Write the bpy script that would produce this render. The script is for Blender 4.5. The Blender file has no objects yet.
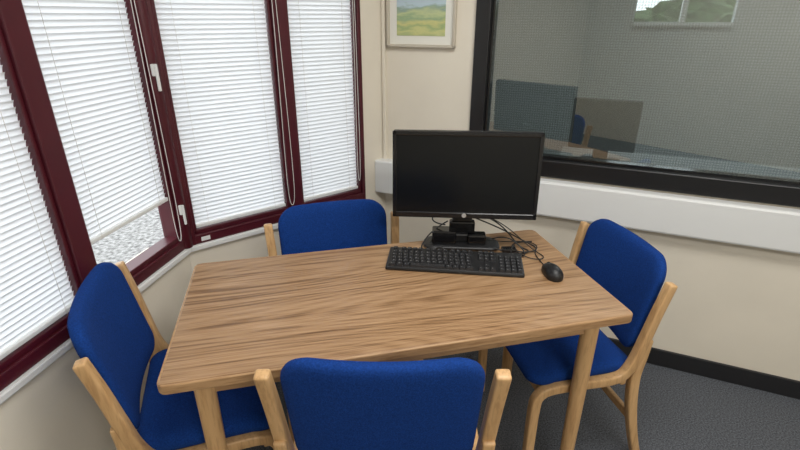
import bpy, bmesh, math, random
from mathutils import Vector, Matrix
random.seed(3)
scene=bpy.context.scene
try:
    scene.view_settings.view_transform='Standard'
    scene.view_settings.look='None'
except Exception: pass

# ------------------------------------------------------------ materials
def newmat(name):
    m=bpy.data.materials.new(name); m.use_nodes=True
    nt=m.node_tree; b=nt.nodes['Principled BSDF']
    return m,nt,b
def plain(name,col,rough=.5,metal=0,coat=0,noise=0,nscale=30,bump=0,bscale=200,spec=.5):
    m,nt,b=newmat(name)
    b.inputs['Base Color'].default_value=(*col,1)
    b.inputs['Roughness'].default_value=rough
    b.inputs['Metallic'].default_value=metal
    b.inputs['Coat Weight'].default_value=coat
    b.inputs['Specular IOR Level'].default_value=spec
    tc=nt.nodes.new('ShaderNodeTexCoord')
    if noise>0:
        n=nt.nodes.new('ShaderNodeTexNoise'); n.inputs['Scale'].default_value=nscale; n.inputs['Detail'].default_value=5
        r=nt.nodes.new('ShaderNodeValToRGB')
        r.color_ramp.elements[0].position=.3; r.color_ramp.elements[1].position=.7
        r.color_ramp.elements[0].color=(*[c*(1-noise) for c in col],1)
        r.color_ramp.elements[1].color=(*[min(1,c*(1+noise)) for c in col],1)
        nt.links.new(tc.outputs['Object'],n.inputs['Vector'])
        nt.links.new(n.outputs['Fac'],r.inputs['Fac']); nt.links.new(r.outputs['Color'],b.inputs['Base Color'])
    if bump>0:
        n2=nt.nodes.new('ShaderNodeTexNoise'); n2.inputs['Scale'].default_value=bscale; n2.inputs['Detail'].default_value=3
        bp=nt.nodes.new('ShaderNodeBump'); bp.inputs['Strength'].default_value=bump; bp.inputs['Distance'].default_value=.002
        nt.links.new(tc.outputs['Object'],n2.inputs['Vector'])
        nt.links.new(n2.outputs['Fac'],bp.inputs['Height']); nt.links.new(bp.outputs['Normal'],b.inputs['Normal'])
    return m
def wood(name,c_dark,c_mid,c_light,rough,stretch=(1.2,22,22),scale=3.0,pore=.8,rings=0,dist=.6,porecol=(.60,.53,.47),det=9):
    m,nt,b=newmat(name)
    tc=nt.nodes.new('ShaderNodeTexCoord'); mp=nt.nodes.new('ShaderNodeMapping')
    mp.inputs['Scale'].default_value=stretch
    nt.links.new(tc.outputs['Object'],mp.inputs['Vector'])
    n=nt.nodes.new('ShaderNodeTexNoise'); n.inputs['Scale'].default_value=scale; n.inputs['Detail'].default_value=det; n.inputs['Roughness'].default_value=.55
    n.inputs['Distortion'].default_value=dist
    nt.links.new(mp.outputs['Vector'],n.inputs['Vector'])
    fac=n.outputs['Fac']
    if rings:
        mp3=nt.nodes.new('ShaderNodeMapping'); mp3.inputs['Scale'].default_value=(.55,3.4,3.4); mp3.inputs['Location'].default_value=(.35,.2,0)
        nt.links.new(tc.outputs['Object'],mp3.inputs['Vector'])
        n3=nt.nodes.new('ShaderNodeTexNoise'); n3.inputs['Scale'].default_value=1.0; n3.inputs['Detail'].default_value=0
        nt.links.new(mp3.outputs['Vector'],n3.inputs['Vector'])
        m1=nt.nodes.new('ShaderNodeMath'); m1.operation='MULTIPLY'; m1.inputs[1].default_value=210
        nt.links.new(n3.outputs['Fac'],m1.inputs[0])
        m2=nt.nodes.new('ShaderNodeMath'); m2.operation='SINE'; nt.links.new(m1.outputs[0],m2.inputs[0])
        m3=nt.nodes.new('ShaderNodeMath'); m3.operation='MULTIPLY_ADD'; m3.inputs[1].default_value=rings
        nt.links.new(m2.outputs[0],m3.inputs[0]); nt.links.new(n.outputs['Fac'],m3.inputs[2]); fac=m3.outputs[0]
    r=nt.nodes.new('ShaderNodeValToRGB'); e=r.color_ramp.elements
    e[0].position=.30; e[0].color=(*c_dark,1); e[1].position=.70; e[1].color=(*c_light,1)
    k=r.color_ramp.elements.new(.46); k.color=(*c_mid,1)
    nt.links.new(fac,r.inputs['Fac'])
    mp2=nt.nodes.new('ShaderNodeMapping'); mp2.inputs['Scale'].default_value=(stretch[0]*5,stretch[1]*4,stretch[2]*4)
    nt.links.new(tc.outputs['Object'],mp2.inputs['Vector'])
    n2=nt.nodes.new('ShaderNodeTexNoise'); n2.inputs['Scale'].default_value=scale; n2.inputs['Detail'].default_value=3
    nt.links.new(mp2.outputs['Vector'],n2.inputs['Vector'])
    r2=nt.nodes.new('ShaderNodeValToRGB'); r2.color_ramp.elements[0].position=.38; r2.color_ramp.elements[0].color=(*porecol,1)
    r2.color_ramp.elements[1].position=.50; r2.color_ramp.elements[1].color=(1,1,1,1)
    nt.links.new(n2.outputs['Fac'],r2.inputs['Fac'])
    mx=nt.nodes.new('ShaderNodeMix'); mx.data_type='RGBA'; mx.blend_type='MULTIPLY'; mx.inputs[0].default_value=pore
    nt.links.new(r.outputs['Color'],mx.inputs[6]); nt.links.new(r2.outputs['Color'],mx.inputs[7])
    nt.links.new(mx.outputs[2],b.inputs['Base Color'])
    b.inputs['Roughness'].default_value=rough
    return m

M_wall=plain('cream_paint',(.76,.705,.595),.75,noise=.03,nscale=4,bump=.12,bscale=150)
M_ceil=plain('ceiling_paint',(.85,.85,.83),.9)
M_white=plain('white_upvc',(.76,.77,.76),.35)
M_red=plain('maroon_frame_paint',(.068,.006,.013),.4,noise=.15,nscale=6)
M_black=plain('black_frame_paint',(.010,.010,.011),.35)
M_bplastic=plain('black_plastic',(.010,.010,.011),.42,bump=.1,bscale=600)
M_key=plain('key_plastic',(.018,.018,.020),.5)
M_legend=plain('key_legend',(.45,.45,.45),.5)
M_screen=plain('screen_panel',(.004,.005,.006),.22,spec=.35)
M_gloss=plain('gloss_black',(.008,.008,.009),.15)
M_silver=plain('silver_badge',(.6,.62,.65),.3,metal=.7)
M_cable=plain('black_cable',(.012,.012,.012),.5)
M_fabric=plain('blue_fabric',(.007,.040,.20),.95,noise=.28,nscale=260,bump=.6,bscale=500,spec=.15)
M_beech=wood('beech_wood',(.50,.29,.125),(.60,.37,.17),(.67,.43,.21),.4,stretch=(14,14,1.5),scale=2.5,pore=.35)
M_top=wood('oak_veneer',(.200,.105,.046),(.350,.208,.104),(.440,.275,.148),.36,stretch=(.8,42,42),scale=1.9,rings=.07,dist=0,pore=.6,det=5)
M_edge=wood('oak_lipping',(.33,.19,.085),(.42,.25,.12),(.49,.31,.155),.45,stretch=(1.2,14,14),scale=3,pore=.5)
M_carpet=plain('grey_carpet',(.105,.112,.126),1,noise=.6,nscale=180,bump=.8,bscale=400,spec=.05)
M_skirt=plain('black_skirting',(.015,.015,.017),.5)
M_cord=plain('cord',(.7,.69,.66),.7)

def blindmat():
    m,nt,b=newmat('blind_slat'); out=nt.nodes['Material Output']
    b.inputs['Base Color'].default_value=(.78,.79,.80,1); b.inputs['Roughness'].default_value=.55
    t=nt.nodes.new('ShaderNodeBsdfTranslucent'); t.inputs['Color'].default_value=(.80,.83,.86,1)
    mx=nt.nodes.new('ShaderNodeMixShader'); mx.inputs[0].default_value=.38
    nt.links.new(b.outputs[0],mx.inputs[1]); nt.links.new(t.outputs[0],mx.inputs[2]); nt.links.new(mx.outputs[0],out.inputs[0])
    return m
M_slat=blindmat()
def glassmat(name,refl,tint=(1,1,1)):
    m,nt,b=newmat(name); out=nt.nodes['Material Output']; nt.nodes.remove(b)
    tr=nt.nodes.new('ShaderNodeBsdfTransparent'); tr.inputs[0].default_value=(*tint,1)
    gl=nt.nodes.new('ShaderNodeBsdfGlossy'); gl.inputs['Roughness'].default_value=.01
    mx=nt.nodes.new('ShaderNodeMixShader'); mx.inputs[0].default_value=refl
    nt.links.new(tr.outputs[0],mx.inputs[1]); nt.links.new(gl.outputs[0],mx.inputs[2]); nt.links.new(mx.outputs[0],out.inputs[0])
    return m
M_glass=glassmat('window_glass',.05)
M_iglass=glassmat('partition_glass',.17,(.76,.81,.81))
def meshmat():
    m,nt,b=newmat('perforated_blind'); out=nt.nodes['Material Output']
    b.inputs['Base Color'].default_value=(.30,.33,.33,1); b.inputs['Roughness'].default_value=.8
    tc=nt.nodes.new('ShaderNodeTexCoord'); mp=nt.nodes.new('ShaderNodeMapping'); mp.inputs['Scale'].default_value=(100,100,100)
    v=nt.nodes.new('ShaderNodeTexVoronoi'); v.inputs['Randomness'].default_value=0; v.inputs['Scale'].default_value=1; v.voronoi_dimensions='2D'
    nt.links.new(tc.outputs['UV'],mp.inputs['Vector']); nt.links.new(mp.outputs[0],v.inputs['Vector'])
    r=nt.nodes.new('ShaderNodeValToRGB'); r.color_ramp.elements[0].position=.30; r.color_ramp.elements[0].color=(.82,.82,.82,1)
    r.color_ramp.elements[1].position=.45; r.color_ramp.elements[1].color=(.56,.56,.56,1)
    nt.links.new(v.outputs['Distance'],r.inputs['Fac'])
    tr=nt.nodes.new('ShaderNodeBsdfTransparent'); mx=nt.nodes.new('ShaderNodeMixShader')
    nt.links.new(r.outputs['Color'],mx.inputs[0]); nt.links.new(b.outputs[0],mx.inputs[1]); nt.links.new(tr.outputs[0],mx.inputs[2])
    nt.links.new(mx.outputs[0],out.inputs[0])
    return m
M_mesh=meshmat()
def emis(name,col,s):
    m,nt,b=newmat(name); b.inputs['Base Color'].default_value=(*col,1)
    b.inputs['Emission Color'].default_value=(*col,1); b.inputs['Emission Strength'].default_value=s
    return m
M_fill=emis('fill_emitter',(1,.97,.92),2.5)  # glowing face of the added fill panels

# ------------------------------------------------------------ helpers
def link(o): scene.collection.objects.link(o); return o
def obj(name,bm,mat,loc=None,parent=None,bevel=0,smooth=False,seg=2,matrix=None):
    me=bpy.data.meshes.new(name); bmesh.ops.recalc_face_normals(bm,faces=bm.faces[:]); bm.to_mesh(me); bm.free()
    for mm in (mat if isinstance(mat,list) else [mat]): me.materials.append(mm)
    o=link(bpy.data.objects.new(name,me))
    if matrix is not None: o.matrix_world=matrix
    if loc: o.location=loc
    if parent: o.parent=parent
    if smooth:
        for p in me.polygons: p.use_smooth=True
    if bevel:
        bv=o.modifiers.new('bevel','BEVEL'); bv.width=bevel; bv.segments=seg; bv.limit_method='ANGLE'; bv.angle_limit=math.radians(40)
    return o
def empty(name,loc=(0,0,0),rot=0):
    e=link(bpy.data.objects.new(name,None)); e.location=loc; e.rotation_euler=(0,0,rot); e.empty_display_size=.1
    return e
def addbox(bm,x0,x1,y0,y1,z0,z1,mi=0):
    vs=[bm.verts.new((x,y,z)) for x in (x0,x1) for y in (y0,y1) for z in (z0,z1)]
    for f in ((0,1,3,2),(4,6,7,5),(0,4,5,1),(2,3,7,6),(0,2,6,4),(1,5,7,3)):
        fc=bm.faces.new([vs[i] for i in f]); fc.material_index=mi
def boxes(name,lst,mat,parent=None,bevel=0,matrix=None,loc=None):
    bm=bmesh.new()
    for b in lst: addbox(bm,*b)
    return obj(name,bm,mat,parent=parent,bevel=bevel,matrix=matrix,loc=loc)
def frame(o,d):   # local x along wall, y INTO the room, z up
    d=Vector((d[0],d[1],0)).normalized()
    n=Vector((-d.y,d.x,0))
    if n.dot(Vector((0.1,0.9,0))-Vector((o[0],o[1],0)))<0: n=-n
    M=Matrix(((d.x,n.x,0,o[0]),(d.y,n.y,0,o[1]),(0,0,1,0),(0,0,0,1)))
    return M
def catmull(P,k=8):
    P=[Vector(p) for p in P]; Q=[P[0]*2-P[1]]+P+[P[-1]*2-P[-2]]; out=[]
    for i in range(1,len(Q)-2):
        a,b,c,d=Q[i-1:i+3]
        for j in range(k):
            t=j/k; out.append(.5*((2*b)+(c-a)*t+(2*a-5*b+4*c-d)*t*t+(3*b-a-3*c+d)*t**3))
    out.append(P[-1]); return out
def sweep_yz(name,pts,xfun,w,th,mat,parent,k=7):
    P=catmull([(0,p[0],p[1]) for p in pts],k); T=catmull([(t,0,0) for t in th],k) if isinstance(th,list) else None
    bm=bmesh.new(); rings=[]
    for i,p in enumerate(P):
        a=P[max(0,i-1)]; b=P[min(len(P)-1,i+1)]; t=(b-a).normalized(); n=Vector((0,-t.z,t.y))
        h=(T[i].x if T else th)/2; cx=xfun(p.z)
        rings.append([bm.verts.new(Vector((cx+sx*w/2,p.y,p.z))+n*h*sy) for sx,sy in((-1,-1),(1,-1),(1,1),(-1,1))])
    for a,b in zip(rings,rings[1:]):
        for j in range(4): bm.faces.new([a[j],a[(j+1)%4],b[(j+1)%4],b[j]])
    bm.faces.new(rings[0]); bm.faces.new(rings[-1][::-1])
    return obj(name,bm,mat,parent=parent,bevel=.006,seg=3,smooth=True)
def outline(W,H,rt,rb,n=10,taper=0):
    pts=[]
    for cx,cz,r,a0 in((W/2-rt,H/2-rt,rt,0),(-W/2+rt,H/2-rt,rt,90),(-W/2+rb,-H/2+rb,rb,180),(W/2-rb,-H/2+rb,rb,270)):
        for i in range(n+1):
            a=math.radians(a0+90*i/n); pts.append((cx+r*math.cos(a),cz+r*math.sin(a)))
    out=[]
    for i,p in enumerate(pts):
        q=pts[(i+1)%len(pts)]; out.append(p); L=math.dist(p,q)
        if L>.03:
            m=int(L/.02)
            for j in range(1,m): out.append((p[0]+(q[0]-p[0])*j/m,p[1]+(q[1]-p[1])*j/m))
    return [(x*(1+taper*z/H),z) for x,z in out]
def pad(name,W,H,T,rt,rb,mp,mat,parent,taper=0,pw=3.2):
    O=outline(W,H,rt,rb,taper=taper); S=[1,.993,.975,.94,.88,.78,.62,.42,.2]
    bm=bmesh.new()
    def ring(s,sg):
        h=T/2*(max(0,1-s**(pw*4)))**(1/pw)
        return [bm.verts.new(mp(x*s,z*s,sg*h)) for x,z in O]
    base=ring(1,1)
    for sg in(1,-1):
        prev=base
        for s in S[1:]:
            r=ring(s,sg)
            for i in range(len(O)): bm.faces.new([prev[i],prev[(i+1)%len(O)],r[(i+1)%len(O)],r[i]])
            prev=r
        c=bm.verts.new(mp(0,0,sg*T/2))
        for i in range(len(O)): bm.faces.new([prev[i],prev[(i+1)%len(O)],c])
    return obj(name,bm,mat,parent=parent,smooth=True)
def curve(name,pts,r,mat,parent=None,cyc=False,matrix=None):
    cu=bpy.data.curves.new(name,'CURVE'); cu.dimensions='3D'; cu.bevel_depth=r; cu.bevel_resolution=3; cu.resolution_u=8
    sp=cu.splines.new('NURBS'); sp.points.add(len(pts)-1)
    for p,q in zip(sp.points,pts): p.co=(*q,1)
    sp.order_u=4; sp.use_endpoint_u=True; sp.use_cyclic_u=cyc
    cu.materials.append(mat); o=link(bpy.data.objects.new(name,cu))
    if matrix is not None: o.matrix_world=matrix
    if parent: o.parent=parent
    return o
def lathe(name,prof,loc,mat,parent,n=28):
    bm=bmesh.new(); rings=[[bm.verts.new((r*math.cos(2*math.pi*i/n),r*math.sin(2*math.pi*i/n),z)) for i in range(n)] for r,z in prof]
    for a,b in zip(rings,rings[1:]):
        for i in range(n): bm.faces.new([a[i],a[(i+1)%n],b[(i+1)%n],b[i]])
    bm.faces.new(rings[0]); bm.faces.new(rings[-1])
    return obj(name,bm,mat,loc=loc,parent=parent,smooth=True,bevel=.002)

# ------------------------------------------------------------ room
AC=(-.076,2.333); AB=(-.847,1.720)
dA=Vector((AB[0]-AC[0],AB[1]-AC[1])); LA=dA.length
FA=frame(AC,dA); dB=(-.166,-.986); FB=frame(AB,dB); dC=(.916,-.40); FC=frame(AC,dC)
H=2.5; SILL=.635; WT=2.2; TH=.18
yb=-2.3; uB=(AB[1]-yb)/.98608; xB=AB[0]-.166*uB
xr=2.6; sC=(xr-AC[0])/.9164; yC=AC[1]-.4002*sC
LB=math.dist(AB,(xB,yb)); LC=math.dist(AC,(xr,yC))
poly=[AC,(xr,yC),(xr,yb),(xB,yb),AB]
def slab(name,z0,z1,mat,P):
    bm=bmesh.new(); a=[bm.verts.new((x,y,z0)) for x,y in P]; b=[bm.verts.new((x,y,z1)) for x,y in P]
    bm.faces.new(a); bm.faces.new(b)
    for i in range(len(P)): bm.faces.new([a[i],a[(i+1)%len(P)],b[(i+1)%len(P)],b[i]])
    return obj(name,bm,mat)
slab('floor',-.1,0,M_carpet,poly); slab('ceiling',H,H+.1,M_ceil,poly)
W0=.125
boxes('wall_back_left',[(0,LA,-TH,0,0,SILL-.02),(0,LA,-TH,0,WT,H),(0,W0,-TH,0,SILL-.02,WT)],M_wall,matrix=FA)
UB=1.42
boxes('wall_left',[(0,LB,-TH,0,0,SILL-.02),(0,LB,-TH,0,WT,H),(UB,LB,-TH,0,SILL-.02,WT)],M_wall,matrix=FB)
C0=.428; C1=2.15; CB=.832; CT=1.95
boxes('wall_back',[(0,C0,-.10,0,0,H),(C1,LC,-.10,0,0,H),(C0,C1,-.10,0,0,CB),(C0,C1,-.10,0,CT,H)],M_wall,matrix=FC)
boxes('wall_right',[(xr,xr+.1,yb,yC,0,H)],M_wall)
boxes('wall_front',[(xB,xr,yb-.1,yb,0,H)],M_wall)
boxes('baseboard_back',[(0.0,LC,0,.012,0,.085)],M_skirt,matrix=FC,bevel=.003)
boxes('baseboard_back_left',[(0.0,LA,0,.012,0,.085)],M_skirt,matrix=FA)
boxes('baseboard_left',[(0.0,LB,0,.012,0,.085)],M_skirt,matrix=FB)

# ------------------------------------------------------------ outside windows
def blind(parent,M,s0,s1,zb,zt,name):
    bm=bmesh.new(); pitch=.0165; z=zb+.02; ang=math.radians(71); hw=.0112; yc=-.022
    while z<zt:
        n=3; row=[]
        for j in range(n+1):
            q=-1+2*j/n; y=yc+math.cos(ang)*hw*q; zz=z+math.sin(ang)*hw*q; off=.0018*(1-q*q)
            row.append((bm.verts.new((s0,y-math.sin(ang)*off,zz+math.cos(ang)*off)),bm.verts.new((s1,y-math.sin(ang)*off,zz+math.cos(ang)*off))))
        for a,b in zip(row,row[1:]): bm.faces.new([a[0],a[1],b[1],b[0]])
        z+=pitch
    obj(name+'_slats',bm,M_slat,parent=parent,matrix=M,smooth=True)
    cords=[(s,s+.001,yc+.012,yc+.013,zb,zt) for s in (s0+.05,s1-.05,)]
    boxes(name+'_ladder_cords',cords,M_cord,parent=parent,matrix=M)
    boxes(name+'_bottom_rail',[(s0,s1,yc-.011,yc+.011,zb,zb+.014)],M_white,parent=parent,matrix=M,bevel=.003)
    boxes(name+'_head_rail',[(s0,s1,yc-.014,yc+.014,zt-.025,zt)],M_white,parent=parent,matrix=M,bevel=.003)
def window(name,M,posts,zbot,ztop,lights,blinds,mg=.014):
    e=empty(name)
    L=[]
    for a,b in posts: L.append((a,b,-.075,.008,zbot,ztop))
    a=min(p[0] for p in posts); b=max(p[1] for p in posts)
    L+= [(a,b,-.075,.006,zbot,zbot+.04),(a,b,-.075,.006,ztop-.05,ztop)]
    boxes('outer_frame',L,M_red,parent=e,matrix=M,bevel=.004)
    sash=[];g=[]
    for s0,s1 in lights:
        sash+=[(s0,s0+.012,-.06,-.004,zbot+.04,ztop-.05),(s1-.012,s1,-.06,-.004,zbot+.04,ztop-.05),
               (s0,s1,-.06,-.004,zbot+.04,zbot+.058),(s0,s1,-.06,-.004,ztop-.07,ztop-.05)]
        g.append((s0+.01,s1-.01,-.052,-.048,zbot+.05,ztop-.06))
    boxes('sashes',sash,M_red,parent=e,matrix=M,bevel=.003)
    boxes('glass_panes',g,M_glass,parent=e,matrix=M)
    boxes('sill',[(a-.02,b,-.10,.018,zbot-.022,zbot)],M_white,parent=e,matrix=M,bevel=.004)
    for i,((s0,s1),zb) in enumerate(zip(lights,blinds)):
        blind(e,M,s0+mg,s1-mg,zb,ztop-.07,'blind_%d'%(i+1))
    return e
wA=window('window_1',FA,[(W0,W0+.018),(.470,.531),(.950,LA)],SILL,WT,[(W0+.018,.470),(.531,.950)],[SILL+.062,SILL+.062])
wB=window('window_2',FB,[(0,.028),(.445,.51),(.92,.985),(UB-.04,UB)],SILL,WT,[(.028,.445),(.51,.92),(.985,UB-.04)],[.845,SILL+.062,SILL+.062],mg=.013)
lathe('corner_post',[(.024,SILL),(.024,WT)],(AB[0]-.002,AB[1]-.002,0),M_red,wA)
def cordloop(par,M,s,zt,zb,w=.012,y=.014):
    curve('pull_cord',[(s-.003,y-.02,zt),(s-.003,y,zt-.1),(s-w,y+.002,(zt+zb)/2),(s-w*1.6,y,zb+.12),(s-w,y,zb+.02),(s,y,zb),(s+w,y,zb+.02),(s+w*1.4,y,zb+.14),(s+w*.3,y,(zt+zb)/2),(s+.003,y,zt-.1),(s+.003,y-.02,zt)],.0014,M_cord,par,matrix=M)
cordloop(wA,FA,.525,2.1,.70); cordloop(wA,FA,.165,2.1,.74,w=.006); cordloop(wB,FB,.055,2.1,.68)
boxes('casement_handle',[(.010,.024,.008,.02,1.29,1.33),(.012,.022,.02,.030,1.24,1.33)],M_white,parent=wB,matrix=FB,bevel=.003)
boxes('casement_handle_low',[(.010,.024,.008,.02,.78,.82),(.012,.022,.02,.028,.74,.82)],M_white,parent=wB,matrix=FB,bevel=.003)
boxes('label',[(.895,.93,.006,.0075,.645,.662)],M_white,parent=wA,matrix=FA)

gm=plain('gravel',(.24,.24,.235),.95,noise=.7,nscale=30,bump=.5,bscale=60)
bm=bmesh.new(); addbox(bm,-20,20,-20,20,-.32,-.2); obj('gravel_ground',bm,gm)

# ------------------------------------------------------------ partition window + room beyond
e=empty('window_3')
fw=.062
boxes('black_frame',[(C0,C0+fw,-.10,.016,CB,CT),(C1-fw,C1,-.10,.016,CB,CT),(C0,C1,-.10,.016,CB,CB+.075),(C0,C1,-.10,.016,CT-.06,CT)],M_black,parent=e,matrix=FC,bevel=.004)
boxes('black_bead',[(C0+fw,C0+fw+.012,-.05,-.01,CB+.075,CT-.06),(C0+fw,C1-fw,-.05,-.01,CB+.075,CB+.087)],M_gloss,parent=e,matrix=FC)
boxes('pane',[(C0+fw,C1-fw,-.040,-.037,CB+.075,CT-.06)],M_iglass,parent=e,matrix=FC)
bm=bmesh.new(); s0,s1,z0,z1=C0+fw,C1-fw,CB+.075,CT-.06
vs=[bm.verts.new(p) for p in((s0,-.075,z0),(s1,-.075,z0),(s1,-.075,z1),(s0,-.075,z1))]; f=bm.faces.new(vs)
uv=bm.loops.layers.uv.new('UVMap')
for l in f.loops: l[uv].uv=(l.vert.co.x,l.vert.co.z)
obj('perforated_blind',bm,M_mesh,parent=e,matrix=FC)
M_far=plain('far_room_paint',(.52,.54,.54),.85)
boxes('wall_far',[(-.3,4.2,-2.7,-2.6,0,1.42),(-.3,1.05,-2.7,-2.6,1.42,H),(1.75,4.2,-2.7,-2.6,1.42,H),(1.05,1.75,-2.7,-2.6,2.2,H),
   (-.3,-.2,-2.6,-.1,0,H),(4.1,4.2,-2.6,-.1,0,H),(-.3,4.2,-2.7,-.1,H,H+.1)],M_far,matrix=FC)
boxes('floor_adjoining',[(-.3,4.2,-2.7,-.1,-.1,0)],M_carpet,matrix=FC)
boxes('trim_1',[(1.38,1.42,-2.66,-2.58,1.42,2.2),(1.05,1.75,-2.66,-2.56,1.40,1.43)],M_white,matrix=FC)
e2=empty('desk')
boxes('desk_top',[(.75,2.2,-1.15,-.45,.67,.70)],M_far,parent=e2,matrix=FC,bevel=.003)
boxes('desk_legs',[(.8,.85,-1.1,-1.05,0,.67),(2.1,2.15,-1.1,-1.05,0,.67),(.8,.85,-.6,-.55,0,.67),(2.1,2.15,-.6,-.55,0,.67)],M_beech,parent=e2,matrix=FC)
e3=empty('small_monitor')
boxes('small_monitor_panel',[(.80,1.15,-.82,-.78,.78,1.06)],M_bplastic,parent=e3,matrix=FC,bevel=.008)
boxes('small_monitor_stand',[(.94,1.02,-.84,-.81,.70,.85),(.87,1.09,-.9,-.72,.70,.712)],M_bplastic,parent=e3,matrix=FC,bevel=.004)
hm=plain('hedge_leaves',(.07,.11,.05),.8,noise=.8,nscale=9)
bm=bmesh.new(); bmesh.ops.create_icosphere(bm,subdivisions=5,radius=1)
for v in bm.verts:
    v.co*=1+random.uniform(-.10,.10); v.co=Vector((v.co.x*3,v.co.y*.7,v.co.z*1.1))
obj('hedge',bm,hm,matrix=FC@Matrix.Translation((3,-5.5,.62)))

# ------------------------------------------------------------ trunking, conduit, picture
e=empty('cable_trunking')
TZ0,TZ1=.664,.824
boxes('trunking_body',[(.0,LC,0,.055,TZ0,TZ1)],M_white,parent=e,matrix=FC,bevel=.010)
boxes('end_cap',[(-.030,.10,0,.060,TZ0-.004,TZ1+.004)],M_white,parent=e,matrix=FC,bevel=.008)
boxes('vertical_conduit',[(.0,.016,0,.02,TZ1,H)],M_wall,parent=e,matrix=FC,bevel=.003)
M_pf=plain('picture_frame_wood',(.55,.50,.41),.35,metal=.1); M_mat=plain('mount_board',(.78,.77,.70),.9)
def paintmat():
    m,nt,b=newmat('landscape_painting')
    tc=nt.nodes.new('ShaderNodeTexCoord'); sp=nt.nodes.new('ShaderNodeSeparateXYZ'); n=nt.nodes.new('ShaderNodeTexNoise'); n.inputs['Scale'].default_value=14; n.inputs['Detail'].default_value=5
    mp=nt.nodes.new('ShaderNodeMapping'); mp.inputs['Scale'].default_value=(1,1,3)
    nt.links.new(tc.outputs['Generated'],sp.inputs[0]); nt.links.new(tc.outputs['Object'],mp.inputs[0]); nt.links.new(mp.outputs[0],n.inputs['Vector'])
    ma=nt.nodes.new('ShaderNodeMath'); ma.operation='MULTIPLY_ADD'; ma.inputs[1].default_value=.35
    nt.links.new(n.outputs['Fac'],ma.inputs[0]); nt.links.new(sp.outputs['Z'],ma.inputs[2])
    r=nt.nodes.new('ShaderNodeValToRGB'); e=r.color_ramp.elements
    e[0].position=.18; e[0].color=(.42,.48,.22,1); e[1].position=.95; e[1].color=(.50,.60,.66,1)
    for p,c in((.27,(.58,.58,.25)),(.35,(.34,.44,.20)),(.43,(.60,.58,.24)),(.52,(.30,.42,.24)),(.60,(.52,.58,.30)),(.70,(.28,.38,.30)),(.76,(.48,.60,.66))):
        k=e.new(p); k.color=(*c,1)
    nt.links.new(ma.outputs[0],r.inputs[0]); nt.links.new(r.outputs[0],b.inputs['Base Color']); b.inputs['Roughness'].default_value=.4
    return m
e=empty('framed_picture')
p0,p1,q0,q1=.025,.345,1.350,1.66; fwp=.013
boxes('picture_frame',[(p0,p0+fwp,0.001,.022,q0,q1),(p1-fwp,p1,.001,.022,q0,q1),(p0,p1,.001,.022,q0,q0+fwp),(p0,p1,.001,.022,q1-fwp,q1)],M_pf,parent=e,matrix=FC,bevel=.003)
boxes('mount',[(p0+.01,p1-.01,.002,.010,q0+.01,q1-.01)],M_mat,parent=e,matrix=FC)
boxes('painting',[(p0+.048,p1-.048,.010,.012,q0+.048,q1-.05)],paintmat(),parent=e,matrix=FC)

# ------------------------------------------------------------ table
ta=math.radians(13.3); TZ=.72; TL,TW=1.235,.60
tc=(-.015,1.268)
T=empty('table',(tc[0],tc[1],0),ta)
bm=bmesh.new(); addbox(bm,-TL/2+.006,TL/2-.006,-TW/2+.006,TW/2-.006,TZ-.024,TZ)
obj('table_top',bm,M_top,parent=T,bevel=.002)
bm=bmesh.new()
O=outline(TL,TW,.022,.022,n=6); I=[(x*(TL-.014)/TL,y*(TW-.014)/TW) for x,y in O]
rr=[[bm.verts.new((x,y,z)) for x,y in P] for P,z in((I,TZ-.0002),(O,TZ-.0006),(O,TZ-.026),(I,TZ-.026))]
for a,b in zip(rr,rr[1:]+rr[:1]):
    for i in range(len(O)): bm.faces.new([a[i],a[(i+1)%len(O)],b[(i+1)%len(O)],b[i]])
obj('edge_lipping',bm,M_edge,parent=T,bevel=.003)
ax,ay=TL/2-.090,TW/2-.072
A0,A1=TZ-.026-.065,TZ-.026
boxes('apron',[(-ax,ax,-ay-.010,-ay+.010,A0,A1),(-ax,ax,ay-.01,ay+.01,A0,A1),(-ax-.01,-ax+.01,-ay,ay,A0,A1),(ax-.01,ax+.01,-ay,ay,A0,A1)],M_edge,parent=T,bevel=.002)
i=1
for sx in(-1,1):
    for sy in(-1,1):
        lathe('leg_%d'%i,[(.019,0),(.0205,.02),(.0245,.5),(.0255,A1)],(sx*(ax+.005),sy*(ay+.002),0),M_beech,T); i+=1

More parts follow.
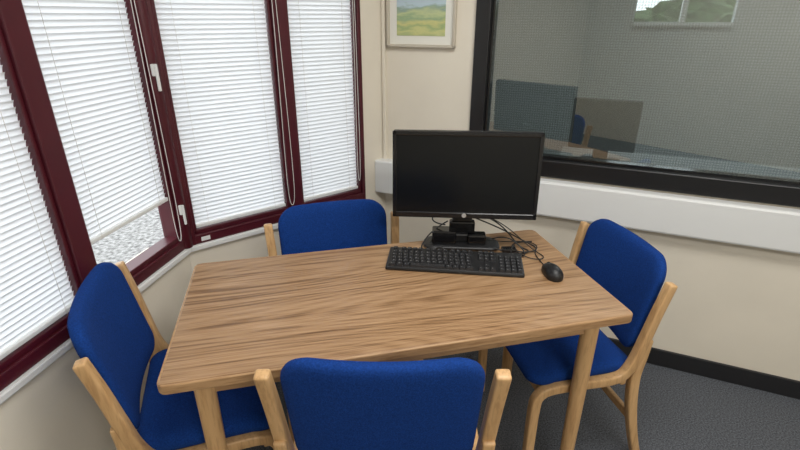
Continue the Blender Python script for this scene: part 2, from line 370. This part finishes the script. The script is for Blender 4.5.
# ------------------------------------------------------------ chairs
def chair(name,loc,face,sc=1.0):
    """local +Y is the facing direction"""
    rot=math.atan2(face[1],face[0])-math.pi/2
    c=empty(name,(loc[0],loc[1],0),rot); c.scale=(sc,sc,sc)
    X=.229
    for sg,nm in((-1,'left'),(1,'right')):
        xf=lambda z,sg=sg: sg*(X+ (.018*max(0,(z-.42))/.36))
        sweep_yz('side_frame_'+nm,[(.165,0),(.168,.18),(.168,.33),(.158,.385),(.115,.408),(.0,.410),(-.10,.410),(-.150,.428),(-.178,.485),(-.196,.58),(-.213,.68),(-.234,.782)],xf,.032,
              [.030,.032,.034,.034,.034,.034,.034,.034,.034,.032,.030,.028],M_beech,c)
        sweep_yz('rear_leg_'+nm,[(-.290,0),(-.245,.14),(-.211,.28),(-.196,.40),(-.203,.50),(-.213,.57)],xf,.030,[.030,.032,.036,.036,.030,.016],M_beech,c)
    boxes('cross_rails',[(-X,X,.125,.147,.365,.405),(-X,X,-.17,-.150,.375,.415),(-X,X,-.232,-.214,.20,.232)],M_beech,parent=c,bevel=.004)
    def ms(a,b,t):
        return (a, b-.008, .442+t - .010*(1-(a/.24)**2)*(1 if t>0 else 0) - (.012*((b+.0)/.2)**2 if b>.12 else 0))
    pad('seat',.445,.385,.060,.06,.05,ms,M_fabric,c,taper=.05,pw=2.6)
    def mb(a,b,t):
        z=.662+b
        y0=-.188-(z-.50)*.185
        return (a, y0-.030*(1-(a/.22)**2)+.010+t, z)
    pad('backrest',.418,.345,.045,.070,.05,mb,M_fabric,c,taper=.03,pw=2.6)
    return c
chair('chair',(-.036,1.030),(0.0,1),1.02)
chair('chair',(-.196,1.475),(.26,-.966),.985)
chair('chair',(.545,1.428),(-.98,-.20),.955)
chair('chair',(-.575,1.163),(.945,.33),.99)

# ------------------------------------------------------------ monitor
mo=empty('computer_monitor',(.220,1.560,TZ),math.radians(-4))
mw,mh=.483,.292; zc=.128+mh/2
P=empty('panel'); P.parent=mo; P.location=(0,-.040,zc); P.rotation_euler=(math.radians(-3),0,0)
boxes('housing',[(-mw/2,mw/2,-.008,.022,-mh/2,mh/2)],M_bplastic,parent=P,bevel=.006)
boxes('rear_bulge',[(-.16,.16,.020,.045,-.11,.10)],M_bplastic,parent=P,bevel=.012)
bz=.014
boxes('bezel',[(-mw/2,mw/2,-.014,-.006,mh/2-bz,mh/2),(-mw/2,mw/2,-.014,-.006,-mh/2,-mh/2+bz+.006),(-mw/2,-mw/2+bz,-.014,-.006,-mh/2,mh/2),(mw/2-bz,mw/2,-.014,-.006,-mh/2,mh/2)],M_gloss,parent=P,bevel=.003)
boxes('screen',[(-mw/2+bz-.001,mw/2-bz+.001,-.0105,-.008,-mh/2+bz,mh/2-bz)],M_screen,parent=P)
bm=bmesh.new(); bmesh.ops.create_cone(bm,cap_ends=True,segments=24,radius1=.0075,radius2=.0075,depth=.0015,matrix=Matrix.Translation((0,-.0147,-mh/2+.011))@Matrix.Rotation(math.pi/2,4,'X'))
obj('badge',bm,M_silver,parent=P)
boxes('neck',[(-.035,.035,-.005,.030,.015,.20),(-.055,.055,-.012,.018,.015,.05)],M_bplastic,parent=mo,bevel=.008)
def mbse(a,b,t): return (a,b,.009+t)
pad('foot',.27,.105,.016,.048,.03,mbse,M_bplastic,mo,pw=2)
boxes('docking_block',[(-.105,-.02,-.035,.020,.016,.066),(.02,.085,-.030,.015,.016,.052),(-.045,.045,-.012,.020,.05,.095)],M_gloss,parent=mo,bevel=.006)

# ------------------------------------------------------------ keyboard
kb=empty('keyboard',(.180,1.408,TZ),math.radians(-7.0))
KL,KW=.445,.126
bm=bmesh.new(); addbox(bm,-KL/2,KL/2,-KW/2,KW/2,0,.016)
for v in bm.verts:
    if v.co.z>.01: v.co.z=.013 if v.co.y<0 else .026
obj('keyboard_body',bm,M_bplastic,parent=kb,bevel=.005)
bm=bmesh.new()
def key(x,y,w,d):
    z=.0135+(y+KW/2)/KW*.0125
    vs=[]
    for zz,s in((z-.002,1),(z+.007,.80)):
        vs.append([bm.verts.new((x+sx*w/2*(s if w<.03 else 1-(1-s)*.019/w),y+sy*d/2*s,zz+sy*.0008)) for sx,sy in((-1,-1),(1,-1),(1,1),(-1,1))])
    for i in range(4): bm.faces.new([vs[0][i],vs[0][(i+1)%4],vs[1][(i+1)%4],vs[1][i]])
    bm.faces.new(vs[1])
    if w<.03:
        q=[bm.verts.new((x+dx,y+dy,z+.0072)) for dx,dy in((-.004,.000),(-.001,.000),(-.001,.004),(-.004,.004))]
        f=bm.faces.new(q); f.material_index=1
u=.0188
x0=-KL/2+.012+u/2
ys=[-KW/2+.014+i*.0183 for i in range(5)]+[-KW/2+.014+5*.0183+.004]
for r,y in enumerate(ys):
    if r==5:
        for k in range(13):
            key(x0+k*u*1.0+(.010 if k>0 else 0)+(.008 if k>4 else 0)+(.008 if k>8 else 0),y,.0165,.014)
    elif r==0:
        for xx,w in((0,.024),(1.35,.02),(2.5,.02),(6.1,.112),(9.8,.02),(11,.02),(12.1,.02),(13.4,.028)): key(x0+xx*u,y,w,.0165)
    else:
        off=(0,.45,.2,.1,0)[r]
        for k in range(14): key(x0+(k+off*.6)*u,y,.0168,.0165)
    xn=x0+15.3*u
    for k in range(3):
        if r in(0,3,4,5) or (r==1 and k==1): key(xn+k*u,y,.0165,.0165 if r<5 else .014)
    xp=xn+3.5*u
    if r<5:
        for k in range(4): key(min(xp+k*u,KL/2-.014),y,.0165,.0165)
obj('keys',bm,[M_key,M_legend],parent=kb)

# ------------------------------------------------------------ mouse
ms_=empty('computer_mouse',(.484,1.342,TZ),math.radians(8))
bm=bmesh.new(); bmesh.ops.create_uvsphere(bm,u_segments=32,v_segments=20,radius=1)
for v in bm.verts:
    x,y,z=v.co
    v.co=Vector((x*.029*(1-.12*y)*(1-.08*math.cos(y*3)),y*.050,max(z,-.25)*.030*(1-.25*y)+.008))
obj('shell',bm,M_bplastic,parent=ms_,smooth=True)
bm=bmesh.new(); bmesh.ops.create_cone(bm,cap_ends=True,segments=20,radius1=.010,radius2=.010,depth=.006,matrix=Matrix.Translation((0,.028,.021))@Matrix.Rotation(math.pi/2,4,'Y'))
obj('scroll_wheel',bm,M_gloss,parent=ms_,smooth=True)

# ------------------------------------------------------------ cables
cb=empty('cable_bundle')
z=TZ+.004
def cab(pts,r=.0024): curve('cable',pts,r,M_cable,cb)
cab([(.477,1.390,z),(.47,1.44,z),(.46,1.49,z),(.50,1.54,z),(.47,1.585,z),(.40,1.58,z),(.33,1.56,z+.01),(.26,1.57,z+.03)],.0018)
cab([(.27,1.57,TZ+.12),(.33,1.57,TZ+.10),(.39,1.565,TZ+.05),(.42,1.53,z),(.46,1.51,z),(.43,1.475,z),(.38,1.49,z),(.33,1.50,z+.012)])
cab([(.27,1.57,TZ+.10),(.36,1.58,TZ+.06),(.44,1.57,z+.01),(.49,1.53,z),(.47,1.49,z+.006),(.41,1.475,z+.006),(.38,1.52,z+.01),(.42,1.56,z+.01),(.48,1.58,z)])
cab([(.33,1.56,z+.02),(.37,1.53,z+.05),(.41,1.50,z+.03),(.44,1.47,z),(.40,1.455,z),(.37,1.475,z+.004),(.40,1.51,z+.02)])
cab([(.17,1.57,TZ+.13),(.13,1.56,TZ+.12),(.10,1.555,TZ+.11),(.125,1.545,TZ+.09),(.16,1.56,TZ+.08)])
cab([(.17,1.57,TZ+.09),(.11,1.555,TZ+.06),(.08,1.54,z+.01),(.07,1.52,z),(.10,1.505,z),(.15,1.515,z+.014)])
cab([(.12,1.51,z),(.09,1.53,z),(.10,1.555,z+.01),(.14,1.565,z+.03)])
cab([(.30,1.57,TZ+.11),(.36,1.56,TZ+.09),(.43,1.55,TZ+.03),(.47,1.50,z),(.50,1.46,z),(.47,1.43,z),(.42,1.45,z+.004),(.40,1.49,z+.008)],.0018)
boxes('usb_hub',[(.355,.405,1.485,1.515,TZ+.001,TZ+.018)],M_gloss,parent=cb,bevel=.003)

# ------------------------------------------------------------ lights
def panel(name,x,y,sx,sy,pw,z=H):  # unseen ceiling panel, added to fill a room with light
    e=empty(name)
    boxes('fill_housing',[(x-sx/2-.03,x+sx/2+.03,y-sy/2-.03,y+sy/2+.03,z-.05,z-.001)],M_white,parent=e,bevel=.004)
    boxes('fill_face',[(x-sx/2,x+sx/2,y-sy/2,y+sy/2,z-.056,z-.05)],M_fill,parent=e)
    l=bpy.data.lights.new(name+'_fill','AREA'); l.shape='RECTANGLE'; l.size=sx; l.size_y=sy; l.energy=pw; l.color=(1,.985,.96)
    o=link(bpy.data.objects.new('fill_area',l)); o.location=(x,y,z-.062); o.parent=e
panel('added_fill_light',.9,-1.1,1.2,.5,40)
panel('added_fill_light',.45,.75,1.2,.5,24)
pt=FC@Vector((1.6,-1.3,0)); panel('added_fill_light',pt.x,pt.y,.8,.8,11)  # invented source that brightens the room beyond the partition

w=bpy.data.worlds.new('overcast_sky'); scene.world=w; w.use_nodes=True
bg=w.node_tree.nodes['Background']; bg.inputs[0].default_value=(.93,.97,1,1); bg.inputs[1].default_value=3.3

cam=bpy.data.cameras.new('camera'); cam.sensor_width=36; cam.lens=21.6; cam.clip_start=.02
co=link(bpy.data.objects.new('camera',cam)); co.location=(0,0,1.48); co.rotation_euler=(math.radians(90-23.6),0,0)
scene.camera=co
